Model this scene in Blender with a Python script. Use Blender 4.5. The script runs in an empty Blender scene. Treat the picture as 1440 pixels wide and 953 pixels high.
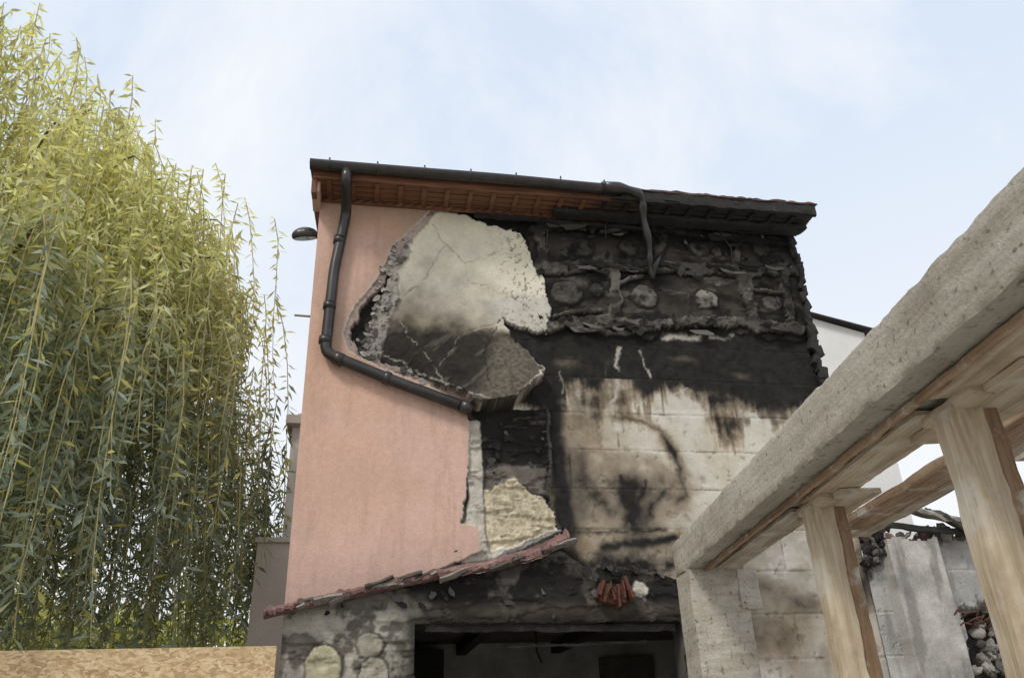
import bpy, bmesh, math, random
import numpy as np
from mathutils import Vector, Matrix, noise as mn
random.seed(7)
scene = bpy.context.scene
D2R = math.radians

# ------------------------------------------------------------------ survey
EYE = Vector((0, -7.0, 1.65)); FPX = 1125.0
th, rl = D2R(26.6), D2R(2.2)
hx, hy = math.cos(D2R(79.3)), math.sin(D2R(79.3))
Fv = Vector((hx*math.cos(th), hy*math.cos(th), math.sin(th)))
R0 = Vector((hy, -hx, 0)); U0 = R0.cross(Fv)
Rv = R0*math.cos(rl) - U0*math.sin(rl)
Uv = U0*math.cos(rl) + R0*math.sin(rl)
def ray(u, v):
    return Fv*FPX + Rv*(u-720) + Uv*(476.5-v)
def W(u, v, y=0.0):
    """measured point -> metres (x,z) on the wall plane y"""
    d = ray(u, v); t = (y-EYE.y)/d.y
    return (EYE.x+d.x*t, EYE.z+d.z*t)
def W3(u, v, y=0.0):
    a = W(u, v, y); return Vector((a[0], y, a[1]))
def WP(pts): return [W(*p) for p in pts]

# ------------------------------------------------------------------ helpers
def link(o, parent=None):
    scene.collection.objects.link(o)
    if parent is not None: o.parent = parent
    return o
def empty(name):
    return link(bpy.data.objects.new(name, None))
def mesh_obj(name, verts, faces, mat, parent=None, smooth=False, cols=None):
    me = bpy.data.meshes.new(name)
    me.from_pydata([tuple(v) for v in verts], [], faces)
    if mat: me.materials.append(mat)
    if cols is not None:
        a = me.color_attributes.new("Col", 'FLOAT_COLOR', 'POINT')
        buf = np.ones((len(verts), 4), dtype=np.float32); buf[:, :3] = np.asarray(cols)
        a.data.foreach_set("color", buf.ravel())
    if smooth: me.polygons.foreach_set("use_smooth", [True]*len(me.polygons))
    me.update()
    return link(bpy.data.objects.new(name, me), parent)
def fast_mesh(name, V, Fq, mat, parent=None, smooth=False, cols=None):
    k = Fq.shape[1]
    me = bpy.data.meshes.new(name)
    me.vertices.add(len(V)); me.vertices.foreach_set("co", V.astype(np.float32).ravel())
    me.loops.add(Fq.size); me.loops.foreach_set("vertex_index", Fq.astype(np.int32).ravel())
    me.polygons.add(len(Fq)); me.polygons.foreach_set("loop_start", np.arange(0, Fq.size, k, dtype=np.int32))
    try: me.polygons.foreach_set("loop_total", np.full(len(Fq), k, dtype=np.int32))
    except Exception: pass
    if mat: me.materials.append(mat)
    me.update(calc_edges=True); me.validate()
    if cols is not None:
        a = me.color_attributes.new("Col", 'FLOAT_COLOR', 'POINT')
        buf = np.ones((len(V), 4), dtype=np.float32); buf[:, :3] = cols
        a.data.foreach_set("color", buf.ravel())
    me.polygons.foreach_set("use_smooth", np.full(len(me.polygons), smooth))
    return link(bpy.data.objects.new(name, me), parent)

def rough_box(name, L, Wd, H, mat, M, parent=None, step=0.04, amp=0.006, rnd=0.008, freq=6, smooth=False, sd=0):
    """box L(x) W(y) H(z) centred, subdivided, worn edges and uneven faces"""
    V = []; F = []
    ext = (L/2, Wd/2, H/2)
    for ax in range(3):
        a, b = (ax+1) % 3, (ax+2) % 3
        na = max(1, int(round(2*ext[a]/step))); nb = max(1, int(round(2*ext[b]/step)))
        for s in (-1, 1):
            base = len(V)
            for i in range(na+1):
                for j in range(nb+1):
                    p = [0, 0, 0]; p[ax] = s*ext[ax]
                    p[a] = -ext[a]+2*ext[a]*i/na; p[b] = -ext[b]+2*ext[b]*j/nb
                    on = [k for k in range(3) if abs(abs(p[k])-ext[k]) < 1e-6]
                    if len(on) >= 2:
                        wob = rnd*(0.4+1.6*abs(mn.noise(Vector(p)*9+Vector((sd, 3, 1)))))
                        for k in on: p[k] -= math.copysign(wob, p[k])
                    v = Vector(p)
                    q = v*freq+Vector((sd*3.1, sd, -sd))
                    v += mn.noise_vector(q)*amp + mn.noise_vector(q*4)*amp*0.35
                    V.append(v)
            for i in range(na):
                for j in range(nb):
                    k = base+i*(nb+1)+j
                    f = (k, k+nb+1, k+nb+2, k+1)
                    F.append(f if s > 0 else f[::-1])
    o = mesh_obj(name, V, F, mat, parent, smooth)
    o.matrix_world = M
    return o
def box(name, c, s, mat, parent=None, rot=0.0, bev=0.004):
    bm = bmesh.new(); bmesh.ops.create_cube(bm, size=1.0)
    bmesh.ops.scale(bm, vec=Vector(s), verts=bm.verts)
    if bev > 0: bmesh.ops.bevel(bm, geom=bm.edges[:], offset=min(bev, min(s)*.3), segments=1, affect='EDGES')
    me = bpy.data.meshes.new(name); bm.to_mesh(me); bm.free()
    me.materials.append(mat)
    o = link(bpy.data.objects.new(name, me), parent)
    o.location = c; o.rotation_euler = (0, 0, rot)
    return o
def axisM(p0, p1, up=Vector((0, 0, 1))):
    p0 = Vector(p0); p1 = Vector(p1)
    x = (p1-p0).normalized(); y = up.cross(x).normalized(); z = x.cross(y)
    M = Matrix((x, y, z)).transposed().to_4x4(); M.translation = (p0+p1)/2
    return M
def tube(name, pts, r, mat, parent=None, seg=14, radii=None, cap=True):
    pts = [Vector(p) for p in pts]; n = len(pts)
    V = []; F = []; up = None
    for i, p in enumerate(pts):
        t = ((pts[min(i+1, n-1)]-pts[i]).normalized()+(pts[i]-pts[max(i-1, 0)]).normalized()).normalized()
        if up is None:
            up = Vector((0, 1, 0)) if abs(t.y) < .9 else Vector((0, 0, 1))
        a = (up-t*up.dot(t)).normalized(); b = t.cross(a); up = a
        rr = radii[i] if radii else r
        for k in range(seg):
            g = 2*math.pi*k/seg
            V.append(p+(a*math.cos(g)+b*math.sin(g))*rr)
    for i in range(n-1):
        for k in range(seg):
            F.append((i*seg+k, i*seg+(k+1) % seg, (i+1)*seg+(k+1) % seg, (i+1)*seg+k))
    if cap:
        F.append(tuple(range(seg))[::-1]); F.append(tuple(range((n-1)*seg, n*seg)))
    return mesh_obj(name, V, F, mat, parent, True)
def rounded(pts, r=0.08, k=4):
    pts = [Vector(p) for p in pts]; out = [pts[0]]
    for i in range(1, len(pts)-1):
        a, b, c = pts[i-1], pts[i], pts[i+1]
        d1 = min(r, (a-b).length*.45); d2 = min(r, (c-b).length*.45)
        p = b+(a-b).normalized()*d1; q = b+(c-b).normalized()*d2
        for j in range(k+1):
            t = j/k; out.append(p*(1-t)**2+b*2*t*(1-t)+q*t*t)
    out.append(pts[-1]); return out

# ------------------------------------------------------------------ materials
def new_mat(name):
    m = bpy.data.materials.new(name); m.use_nodes = True
    nt = m.node_tree; b = nt.nodes["Principled BSDF"]
    return m, nt, b
def N(nt, t, **kw):
    n = nt.nodes.new(t)
    for k, v in kw.items(): setattr(n, k, v)
    return n
def coords(nt, scl=(1, 1, 1)):
    tc = N(nt, 'ShaderNodeTexCoord'); mp = N(nt, 'ShaderNodeMapping')
    mp.inputs['Scale'].default_value = scl
    nt.links.new(tc.outputs['Object'], mp.inputs['Vector']); return mp.outputs[0]
def noise_n(nt, vec, scale, detail=6, rough=.6, dist=0):
    n = N(nt, 'ShaderNodeTexNoise'); n.inputs['Scale'].default_value = scale
    n.inputs['Detail'].default_value = detail; n.inputs['Roughness'].default_value = rough
    n.inputs['Distortion'].default_value = dist
    nt.links.new(vec, n.inputs['Vector']); return n.outputs['Fac']
def ramp(nt, fac, stops):
    r = N(nt, 'ShaderNodeValToRGB'); el = r.color_ramp.elements
    while len(el) < len(stops): el.new(.5)
    for e, (p, c) in zip(el, stops):
        e.position = p; e.color = (c[0], c[1], c[2], 1)
    nt.links.new(fac, r.inputs[0]); return r.outputs[0]
def mixc(nt, fac, a, b, mode='MIX'):
    m = N(nt, 'ShaderNodeMix', data_type='RGBA', blend_type=mode)
    for s, i in ((fac, 0), (a, 6), (b, 7)):
        if isinstance(s, (int, float)): m.inputs[i].default_value = s
        elif isinstance(s, tuple): m.inputs[i].default_value = (*s, 1)
        else: nt.links.new(s, m.inputs[i])
    return m.outputs[2]
def bump(nt, b, h, strength=.4, dist=.01):
    n = N(nt, 'ShaderNodeBump'); n.inputs['Strength'].default_value = strength
    n.inputs['Distance'].default_value = dist
    nt.links.new(h, n.inputs['Height']); nt.links.new(n.outputs[0], b.inputs['Normal'])
def m_noise(name, stops, scale=5, rough=.9, bs=.4, bd=.01, scl=(1, 1, 1), detail=8, fine=60, dist=0, metal=0):
    m, nt, b = new_mat(name); v = coords(nt, scl)
    f = noise_n(nt, v, scale, detail, .65, dist); c = ramp(nt, f, stops)
    g = noise_n(nt, v, fine, 4, .7)
    c2 = mixc(nt, .35, c, ramp(nt, g, [(.3, (.35, .35, .35)), (.7, (1, 1, 1))]), 'MULTIPLY')
    nt.links.new(c2, b.inputs['Base Color']); b.inputs['Roughness'].default_value = rough
    b.inputs['Metallic'].default_value = metal
    bump(nt, b, g, bs, bd); return m
def m_attr(name, fine=90, amt=.3, bs=.5, bd=.008, rough=.92):
    m, nt, b = new_mat(name); v = coords(nt)
    a = N(nt, 'ShaderNodeAttribute'); a.attribute_name = "Col"
    g = noise_n(nt, v, fine, 5, .75)
    g2 = noise_n(nt, v, 17, 6, .7)
    c = mixc(nt, amt, a.outputs['Color'], ramp(nt, g, [(.3, (.3, .3, .3)), (.68, (1.25, 1.25, 1.25))]), 'MULTIPLY')
    c = mixc(nt, amt*.7, c, ramp(nt, g2, [(.3, (.55, .53, .5)), (.65, (1.15, 1.15, 1.15))]), 'MULTIPLY')
    nt.links.new(c, b.inputs['Base Color']); b.inputs['Roughness'].default_value = rough
    b.inputs['Specular IOR Level'].default_value = .22
    bump(nt, b, g, bs, bd); return m

def m_beam():
    m, nt, b = new_mat("board_cast_concrete"); v = coords(nt, (1, 2.0, 2.0))
    f = noise_n(nt, v, 1.6, 10, .68); g = noise_n(nt, coords(nt), 55, 6, .75); st_ = noise_n(nt, coords(nt, (.25, 1, 7)), 3, 6, .6)
    c = ramp(nt, f, [(.28, (.37, .325, .26)), (.5, (.58, .54, .46)), (.72, (.69, .655, .58))])
    c = mixc(nt, .6, c, ramp(nt, st_, [(.3, (.52, .46, .38)), (.6, (1, 1, 1))]), 'MULTIPLY')
    pits = ramp(nt, noise_n(nt, coords(nt), 28, 3, .5), [(.30, (.25, .23, .2)), (.40, (1, 1, 1))])
    c = mixc(nt, .7, c, pits, 'MULTIPLY')
    c = mixc(nt, .35, c, ramp(nt, g, [(.3, (.4, .4, .4)), (.7, (1.1, 1.1, 1.1))]), 'MULTIPLY')
    nt.links.new(c, b.inputs['Base Color']); b.inputs['Roughness'].default_value = .95
    bump(nt, b, g, 1.0, .015); return m
M_beam = m_beam()
M_fac = m_attr("burnt_facade_surface")
M_conc = m_attr("old_concrete", fine=70, amt=.35)
M_pink = m_noise("pink_render", [(.3, (.60, .38, .28)), (.7, (.64, .42, .33))], 1.2, .95, .3, .004, fine=150)
M_char = m_noise("charred_timber", [(.3, (.008, .0075, .007)), (.62, (.024, .021, .019)), (.82, (.09, .08, .068))], 9, .8, .8, .02)
M_soot = m_noise("sooty_plaster", [(.3, (.03, .028, .025)), (.7, (.15, .135, .115))], 2.2, .95, .5, .01)
M_inner = m_noise("smoky_inner_wall", [(.3, (.20, .195, .175)), (.7, (.50, .49, .45))], 1.6, .95, .3, .01)
M_black = m_noise("black_plastic", [(.3, (.014, .012, .012)), (.75, (.055, .047, .042))], 6, .33, .15, .003)
M_tile = m_noise("roof_tile", [(.3, (.055, .032, .027)), (.7, (.19, .085, .065))], 6, .85, .5, .01)
M_rust = m_noise("rusty_metal", [(.3, (.05, .022, .015)), (.7, (.19, .065, .035))], 18, .9, .8, .02)
M_flash = m_noise("red_roof_edge", [(.3, (.06, .042, .04)), (.5, (.23, .125, .11)), (.75, (.40, .27, .24))], 5, .85, .7, .015)
M_white = m_noise("white_render", [(.3, (.70, .69, .66)), (.7, (.8, .79, .77))], 2, .9, .2, .005)
M_greyw = m_noise("grey_render", [(.3, (.27, .25, .22)), (.7, (.37, .345, .31))], 2, .9, .3, .008)
M_outb = m_noise("taupe_render", [(.3, (.50, .455, .41)), (.7, (.60, .56, .51))], 2, .9, .3, .008)
M_ground = m_noise("dusty_ground", [(.3, (.36, .34, .30)), (.7, (.50, .47, .42))], .8, .97, .5, .03, fine=18)
M_rubble = m_noise("rubble_stone", [(.3, (.16, .145, .13)), (.6, (.34, .315, .28)), (.8, (.44, .35, .30))], 2.2, .95, .6, .02)
M_glass = m_noise("lamp_glass", [(.3, (.2, .2, .2)), (.7, (.4, .4, .4))], 3, .2, .1, .002)
M_brown = m_noise("brown_moulding", [(.3, (.10, .040, .022)), (.7, (.26, .115, .06))], 5, .7, .3, .005)

def m_wood(name, dark, mid, light, rough=.88):
    m, nt, b = new_mat(name); v = coords(nt, (.5, 9, 9))
    f = noise_n(nt, v, 2.4, 9, .62, 1.2)
    s = noise_n(nt, coords(nt, (.7, 1, 1)), 2.2, 7, .65)
    c = ramp(nt, f, [(.30, dark), (.5, mid), (.70, light)])
    c = mixc(nt, .8, c, ramp(nt, s, [(.33, (.42, .36, .30)), (.48, (.85, .80, .74)), (.62, (1.05, 1.05, 1.05))]), 'MULTIPLY')
    kn = noise_n(nt, coords(nt, (1, 3, 3)), 4.5, 2, .4)
    c = mixc(nt, .8, c, ramp(nt, kn, [(.24, (.35, .22, .13)), (.31, (1, 1, 1))]), 'MULTIPLY')
    cem = noise_n(nt, coords(nt, (1, 1, 1)), 5.5, 8, .7)      # dried cement splashes
    c = mixc(nt, ramp(nt, cem, [(.54, (0, 0, 0)), (.64, (.75, .75, .75))]), c, (.50, .475, .42))
    nt.links.new(c, b.inputs['Base Color']); b.inputs['Roughness'].default_value = rough
    bump(nt, b, f, .6, .008); return m
M_wood = m_wood("raw_timber", (.31, .24, .155), (.49, .415, .305), (.62, .55, .435))
M_woodg = m_wood("weathered_timber", (.22, .185, .14), (.38, .33, .265), (.54, .48, .40))
M_woodb = m_wood("stained_timber", (.15, .09, .05), (.30, .205, .13), (.44, .335, .23))

def m_eave():
    m, nt, b = new_mat("burnt_brown_eave"); v = coords(nt)
    sx = N(nt, 'ShaderNodeSeparateXYZ'); nt.links.new(v, sx.inputs[0])
    nn = noise_n(nt, v, 3.5, 6, .65)
    ad = N(nt, 'ShaderNodeMath', operation='MULTIPLY_ADD'); nt.links.new(nn, ad.inputs[0]); ad.inputs[1].default_value = 2.6
    nt.links.new(sx.outputs[0], ad.inputs[2])
    mr = N(nt, 'ShaderNodeMapRange'); nt.links.new(ad.outputs[0], mr.inputs[0])
    mr.inputs[1].default_value = 1.2; mr.inputs[2].default_value = 2.1
    gr = noise_n(nt, coords(nt, (.6, 12, 12)), 3, 6, .6, .6)
    br = ramp(nt, gr, [(.3, (.085, .034, .018)), (.7, (.25, .11, .055))])
    ch = ramp(nt, gr, [(.3, (.008, .0075, .007)), (.75, (.042, .037, .033))])
    nt.links.new(mixc(nt, mr.outputs[0], br, ch), b.inputs['Base Color'])
    b.inputs['Roughness'].default_value = .75; bump(nt, b, gr, .4, .006); return m
M_eave = m_eave()

def m_osb():
    m, nt, b = new_mat("osb_board"); v = coords(nt, (1, 1, 2.0))
    nz = N(nt, 'ShaderNodeTexNoise'); nz.inputs['Scale'].default_value = 9; nt.links.new(v, nz.inputs['Vector'])
    vm = N(nt, 'ShaderNodeVectorMath', operation='MULTIPLY_ADD'); nt.links.new(nz.outputs['Color'], vm.inputs[0])
    vm.inputs[1].default_value = (.16, .16, .16); nt.links.new(v, vm.inputs[2])
    vo = N(nt, 'ShaderNodeTexVoronoi'); vo.inputs['Scale'].default_value = 34; nt.links.new(vm.outputs[0], vo.inputs['Vector'])
    sp = N(nt, 'ShaderNodeSeparateColor'); nt.links.new(vo.outputs['Color'], sp.inputs[0])
    c = ramp(nt, sp.outputs[0], [(0, (.34, .22, .11)), (.5, (.52, .37, .20)), (1, (.64, .50, .32))])
    c = mixc(nt, .5, c, ramp(nt, noise_n(nt, v, 1.3, 5, .6), [(.35, (.65, .6, .55)), (.6, (1, 1, 1))]), 'MULTIPLY')
    nt.links.new(c, b.inputs['Base Color']); b.inputs['Roughness'].default_value = .8
    bump(nt, b, sp.outputs[1], .4, .004); return m
M_osb = m_osb()

def m_leaf(name):
    m, nt, b = new_mat(name)
    a = N(nt, 'ShaderNodeAttribute'); a.attribute_name = "Col"
    nt.links.new(a.outputs['Color'], b.inputs['Base Color']); b.inputs['Roughness'].default_value = .45
    tr = N(nt, 'ShaderNodeBsdfTranslucent'); mx = N(nt, 'ShaderNodeMixShader'); mx.inputs[0].default_value = .4
    c = mixc(nt, 1.0, a.outputs['Color'], (1.35, 1.35, .85), 'MULTIPLY'); nt.links.new(c, tr.inputs[0])
    nt.links.new(b.outputs[0], mx.inputs[1]); nt.links.new(tr.outputs[0], mx.inputs[2])
    nt.links.new(mx.outputs[0], nt.nodes['Material Output'].inputs[0]); return m
M_leaf = m_leaf("willow_leaf")
M_bark = m_noise("willow_bark", [(.3, (.12, .10, .06)), (.7, (.28, .23, .15))], 6, .95, .9, .03, (1, 1, .3))

# ------------------------------------------------------------------ numpy fields
_tabs = {}
def vn(x, z, s, seed):
    if seed not in _tabs: _tabs[seed] = np.random.RandomState(seed).rand(256, 256)
    T = _tabs[seed]; x = x*s+37.3; z = z*s+91.7
    xi = np.floor(x).astype(int); zi = np.floor(z).astype(int); fx = x-xi; fz = z-zi
    fx = fx*fx*(3-2*fx); fz = fz*fz*(3-2*fz)
    a = T[xi % 256, zi % 256]; b = T[(xi+1) % 256, zi % 256]; c = T[xi % 256, (zi+1) % 256]; d = T[(xi+1) % 256, (zi+1) % 256]
    return (a*(1-fx)+b*fx)*(1-fz)+(c*(1-fx)+d*fx)*fz
def fbm(x, z, s, seed=1, o=5, g=.55):
    r = 0; A = 1; t = 0
    for i in range(o):
        r = r+A*vn(x, z, s*2**i, seed+i); t += A; A *= g
    return r/t
def ss(a, b, v):
    t = np.clip((v-a)/(b-a), 0, 1); return t*t*(3-2*t)
def segd(x, z, pts):
    d = np.full(x.shape, 1e9)
    for (ax, az), (bx, bz) in zip(pts[:-1], pts[1:]):
        ux, uz = bx-ax, bz-az; L = ux*ux+uz*uz+1e-12
        t = np.clip(((x-ax)*ux+(z-az)*uz)/L, 0, 1)
        d = np.minimum(d, np.hypot(x-ax-t*ux, z-az-t*uz))
    return d
def sdp(x, z, pts):
    d = segd(x, z, pts+[pts[0]]); ins = np.zeros(x.shape, bool)
    n = len(pts)
    for i in range(n):
        ax, az = pts[i]; bx, bz = pts[(i+1) % n]
        if abs(bz-az) < 1e-9: continue
        c = ((az > z) != (bz > z)) & (x < (bx-ax)*(z-az)/(bz-az)+ax); ins ^= c
    return np.where(ins, -d, d)
def lerp(A, B, m):
    m = m[:, None] if A.ndim == 2 else m
    B = np.asarray(B); return A*(1-m)+B*m
def tint(c, f):
    return np.asarray(c)[None, :]*f[:, None]

RH, RZ, RX = .38, 3.35, 3.35
def blocks(x, z, col=(.64, .60, .52), seed=40):
    row = np.floor((z-RZ)/RH).astype(int); fz = (z-RZ)/RH-row
    xx = (x-RX-.5*(row % 2)); ci = np.floor(xx).astype(int); fx = xx-ci
    wob = .016*(fbm(x, z, 9, seed)-.5)
    dj = np.minimum(np.minimum(fz, 1-fz)*RH, np.minimum(fx, 1-fx))+wob
    rnd = np.random.RandomState(seed).rand(64, 64)[row % 64, ci % 64]
    f = .80+.28*rnd+.40*(fbm(x, z, 2.5, seed+1)-.5)
    C = tint(col, f); j = ss(.012, .003, dj)
    jl = ss(.35, .7, fbm(x, z, 3, seed+3))
    C = lerp(C, tint((.25, .23, .20), .6+jl*1.6), j*.75*ss(.25, .5, fbm(x, z, 4, seed+8)))
    smear = ss(.09, .0, dj)*ss(.46, .58, fbm(x, z, 7, seed+5))
    C = lerp(C, (.70, .68, .62), smear*.5)
    chips = ss(.66, .70, fbm(x, z, 11, seed+9)); C = lerp(C, (.34, .31, .26), chips*.55)
    dirt = ss(.54, .68, fbm(x, z, 3.3, seed+11, 6)); C = lerp(C, C*np.array([.66, .62, .56]), dirt*.7)
    H = -.006*j+.004*smear+.004*(fbm(x, z, 14, seed+6)-.5)-.006*chips
    return C, H, rnd, j

# ==================================================================== HOUSE
house = empty("burnt_house")
XL, XR = -.645, 4.665
st = .0106
xs = np.arange(XL, XR+st*.5, st); zs = np.arange(0, 6.93, st)
GX, GZ = np.meshgrid(xs, zs, indexing='ij'); nx, nz = GX.shape
x = GX.ravel(); z = GZ.ravel()
e1 = fbm(x, z, 6, 11, 6, .62)-.5; e2 = fbm(x, z, 6, 21, 6, .62)-.5
h1 = fbm(x, z, 25, 15, 3, .7)-.5; h2 = fbm(x, z, 25, 25, 3, .7)-.5
xd = x+.14*e1+.03*h1; zd = z+.14*e2+.03*h2
xs_ = x+.06*e1+.015*h1; zs_ = z+.06*e2+.015*h2
xw = x+.35*(fbm(x, z, 2.5, 311, 4)-.5)+.08*e1; zw = z+.35*(fbm(x, z, 2.5, 321, 4)-.5)+.08*e2
n2 = fbm(x, z, 2.2, 31, 6); n5 = fbm(x, z, 6, 51, 6, .62); n14 = fbm(x, z, 14, 61, 5, .65); n30 = fbm(x, z, 34, 71, 4, .7)
nv = fbm(x*3.2, z*.7, 3, 91, 5)
nvf = fbm(x*3.0, z*.35, 8, 95, 4)
nh = fbm(x*.8, z*3.2, 3.5, 101, 6, .62)
C, H, brnd, bj = blocks(x, z)

lowr = ss(3.6, 3.2, z+.3*(n2-.5))*ss(2.6, 3.0, x)
C = lerp(C, C*np.array([.74, .75, .78]), lowr)
C = lerp(C, C*np.array([.80, .74, .64]), ss(.5, .68, n2)*.6)
# soot ---------------------------------------------------------------
s = ss(4.42, 4.98, z+.85*(n2-.5)+.30*(n5-.5)+.45*(nv-.5)+.25*(nvf-.5)+.30*(brnd-.5)+.22*ss(2.2, 3.6, x))
s = s*(.93+.07*ss(.3, .6, n5)); s = np.maximum(s, .9*bj*ss(4.5, 4.8, z))
for (u, v, a, b, k) in [(1045, 522, .20, .07, .3), (962, 468, .20, .05, .95), (1000, 548, .30, .05, .3), (860, 545, .3, .06, .35), (800, 505, .2, .09, .35), (1090, 578, .3, .12, .4), (965, 500, .24, .06, .3), (860, 505, .1, .07, .2)]:
    cx, cz = W(u, v); g = np.exp(-(((xd-cx)/a)**2+((zd-cz)/b)**2)*1.3); s = s*(1-k*g)
def addsoot(pts, w, k, soft=1.2, wamt=.25):
    global s
    P_ = WP(pts)
    X_, Z_ = (x+.08*e1+wamt*(xw-x), z+.08*e2+wamt*(zw-z))
    d = segd(X_, Z_, P_); s = 1-(1-s)*(1-np.clip(k*(.35+1.3*n5), 0, 1)*np.exp(-(d/w)**soft))
addsoot([(866, 580), (905, 586), (935, 606), (954, 636)], .038, .55, 1.3)
addsoot([(945, 620), (963, 655), (966, 690), (958, 702)], .05, .7, 1.3)
addsoot([(895, 724), (892, 704), (889, 690)], .075, .95, 1.6, .4)
addsoot([(900, 745), (890, 690)], .18, .62)
addsoot([(864, 722), (852, 703), (836, 690)], .045, .5, 1.1, .4)
addsoot([(915, 722), (926, 704), (940, 690)], .04, .5, 1.1, .4)
addsoot([(884, 706), (876, 668)], .022, .6, 1.3, .3); addsoot([(902, 706), (908, 676)], .02, .6, 1.3, .3)
addsoot([(825, 672), (945, 680)], .24, .40)
addsoot([(782, 565), (784, 640), (792, 690), (800, 742)], .10, 1.3, 2.0)
addsoot([(815, 590), (822, 720)], .20, .42)
addsoot([(850, 766), (900, 760), (950, 750)], .045, .85, 1.3)
addsoot([(815, 744), (850, 744), (935, 738)], .02, .6)
addsoot([(790, 775), (830, 792), (950, 792)], .15, .9)
addsoot([(1145, 330), (1165, 525)], .24, 1.2, 2)
addsoot([(1050, 815), (1150, 850)], .14, .5); addsoot([(1100, 900), (1040, 870)], .25, .5)
addsoot([(1060, 740), (1160, 720)], .2, .4)
addsoot([(1230, 760), (1215, 830)], .16, .8)
# thin runs of residue
run = ss(.62, .72, nvf)*ss(4.0, 4.7, z+.3*(n2-.5)); s = np.maximum(s, run*.45)
s = np.clip(s, 0, 1)
sootc = tint((.016, .0145, .013), .35+1.9*n14)
C = lerp(C, C*np.array([.62, .52, .42]), ss(.03, .35, s)*.8)
C = lerp(C, sootc, ss(.08, .88, s))
for pts, w, k in [([(871, 484), (872, 512)], .030, .8), ([(903, 490), (918, 524)], .016, .7), ([(868, 543), (862, 578)], .03, .8), ([(952, 549), (968, 540)], .014, .6), ([(1004, 470), (1035, 466)], .03, .7), ([(935, 466), (985, 470)], .055, .9), ([(917, 515), (920, 525)], .025, .7), ([(790, 520), (792, 545)], .02, .4)]:
    d = segd(xd, zd, WP(pts)); C = lerp(C, tint((.5, .46, .40), .5+.9*n14), ss(w*1.2, w*.3, d+.03*(n14-.4))*k)

# upper remnant zone ---------------------------------------------------
U = WP([(735, 280), (1150, 290), (1165, 468), (1110, 476), (1060, 466), (1000, 458), (930, 456), (915, 474), (870, 466), (800, 458), (762, 468), (768, 400), (745, 360)])
du = sdp(xd, zd, U); mu = ss(.008, -.008, du)
Cu = tint((.048, .041, .035), .2+1.9*n5**1.5)
Cu = lerp(Cu, tint((.15, .135, .115), .4+1.1*n14), ss(.56, .68, nh)*.5)
Cu = lerp(Cu, (.010, .009, .0085), ss(.52, .40, fbm(x, z, 4, 131, 6))*.85)
Hu = .006*n14+.008*ss(.50, .56, nh)
strips = [([(750, 318), (860, 312), (1115, 338)], .05), ([(760, 374), (865, 369), (960, 374), (1125, 378)], .07), ([(765, 458), (850, 446), (900, 455), (1050, 450), (1125, 460)], .065),
          ([(864, 372), (868, 450)], .065), ([(1048, 380), (1062, 455)], .08), ([(1105, 385), (1118, 460)], .05), ([(760, 310), (764, 372)], .06), ([(935, 330), (925, 375)], .035),
          ([(1040, 335), (1035, 378)], .035), ([(1060, 405), (1110, 410)], .02), ([(870, 395), (905, 385)], .018), ([(780, 440), (845, 432)], .025)]
sm = np.zeros_like(x); w_m = .15+1.7*fbm(x, z, 7, 141, 6, .65)
for pts, w in strips:
    w2 = w*w_m
    sm = np.maximum(sm, ss(w2+.005, w2-.005, segd(xs_, zs_, WP(pts))))
lay2 = ss(.53, .55, fbm(x, z*1.4, 4.5, 151, 6, .62))          # a second torn layer on top
Hu = np.maximum(Hu, .036*sm)+.016*sm*lay2+.006*n14
Cs = tint((.095, .085, .075), .35+1.3*n30)
Cs = lerp(Cs, tint((.18, .165, .145), .3+1.3*n14), lay2*.6); Cs = lerp(Cs, (.022, .02, .018), ss(.5, .38, n5)*.8)
Cu = lerp(Cu, Cs, sm*.95)
Cu = lerp(Cu, (.32, .295, .26), (sm*(1-sm)*4)*ss(.50, .62, n14)*.6)
smb = np.roll(sm.reshape(nx, nz), -3, axis=1).ravel(); Cu = lerp(Cu, (.006, .0055, .005), np.clip(smb-sm, 0, 1)*.9)
for (u, v, r, k) in [(800, 410, .16, .8), (909, 414, .145, 1.5), (995, 418, .13, 2.3), (985, 345, .12, 1.2), (1072, 345, .11, .9), (930, 347, .07, .7), (822, 345, .12, .6), (1090, 425, .10, 1.3), (885, 345, .1, .7), (1010, 350, .06, 1.1), (763, 345, .05, 2.5), (1120, 350, .07, .7), (840, 405, .07, .6)]:
    cx, cz = W(u, v); d = np.hypot(xs_-cx, (zs_-cz)*1.1)+.09*(n5-.5); m = ss(r+.008, r-.012, d)*(1-sm)
    Cu = lerp(Cu, tint((.105*k, .097*k, .085*k), .2+1.5*n14), m*ss(.34, .5, fbm(x, z, 9, int(u)))*.85)
    Hu = Hu+m*(.012+.02*n14)
    Cu = lerp(Cu, (.012, .011, .01), ss(.03, .0, np.abs(d-r-.015))*(1-sm)*.6)
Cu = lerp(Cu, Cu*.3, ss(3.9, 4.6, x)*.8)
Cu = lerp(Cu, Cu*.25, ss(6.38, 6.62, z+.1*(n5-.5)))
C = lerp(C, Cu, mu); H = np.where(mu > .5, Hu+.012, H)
bt = ss(.08, .01, np.abs(du-.03))*(1-mu); C = lerp(C, (.010, .009, .008), bt*.9*ss(.3, .5, n5))

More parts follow.
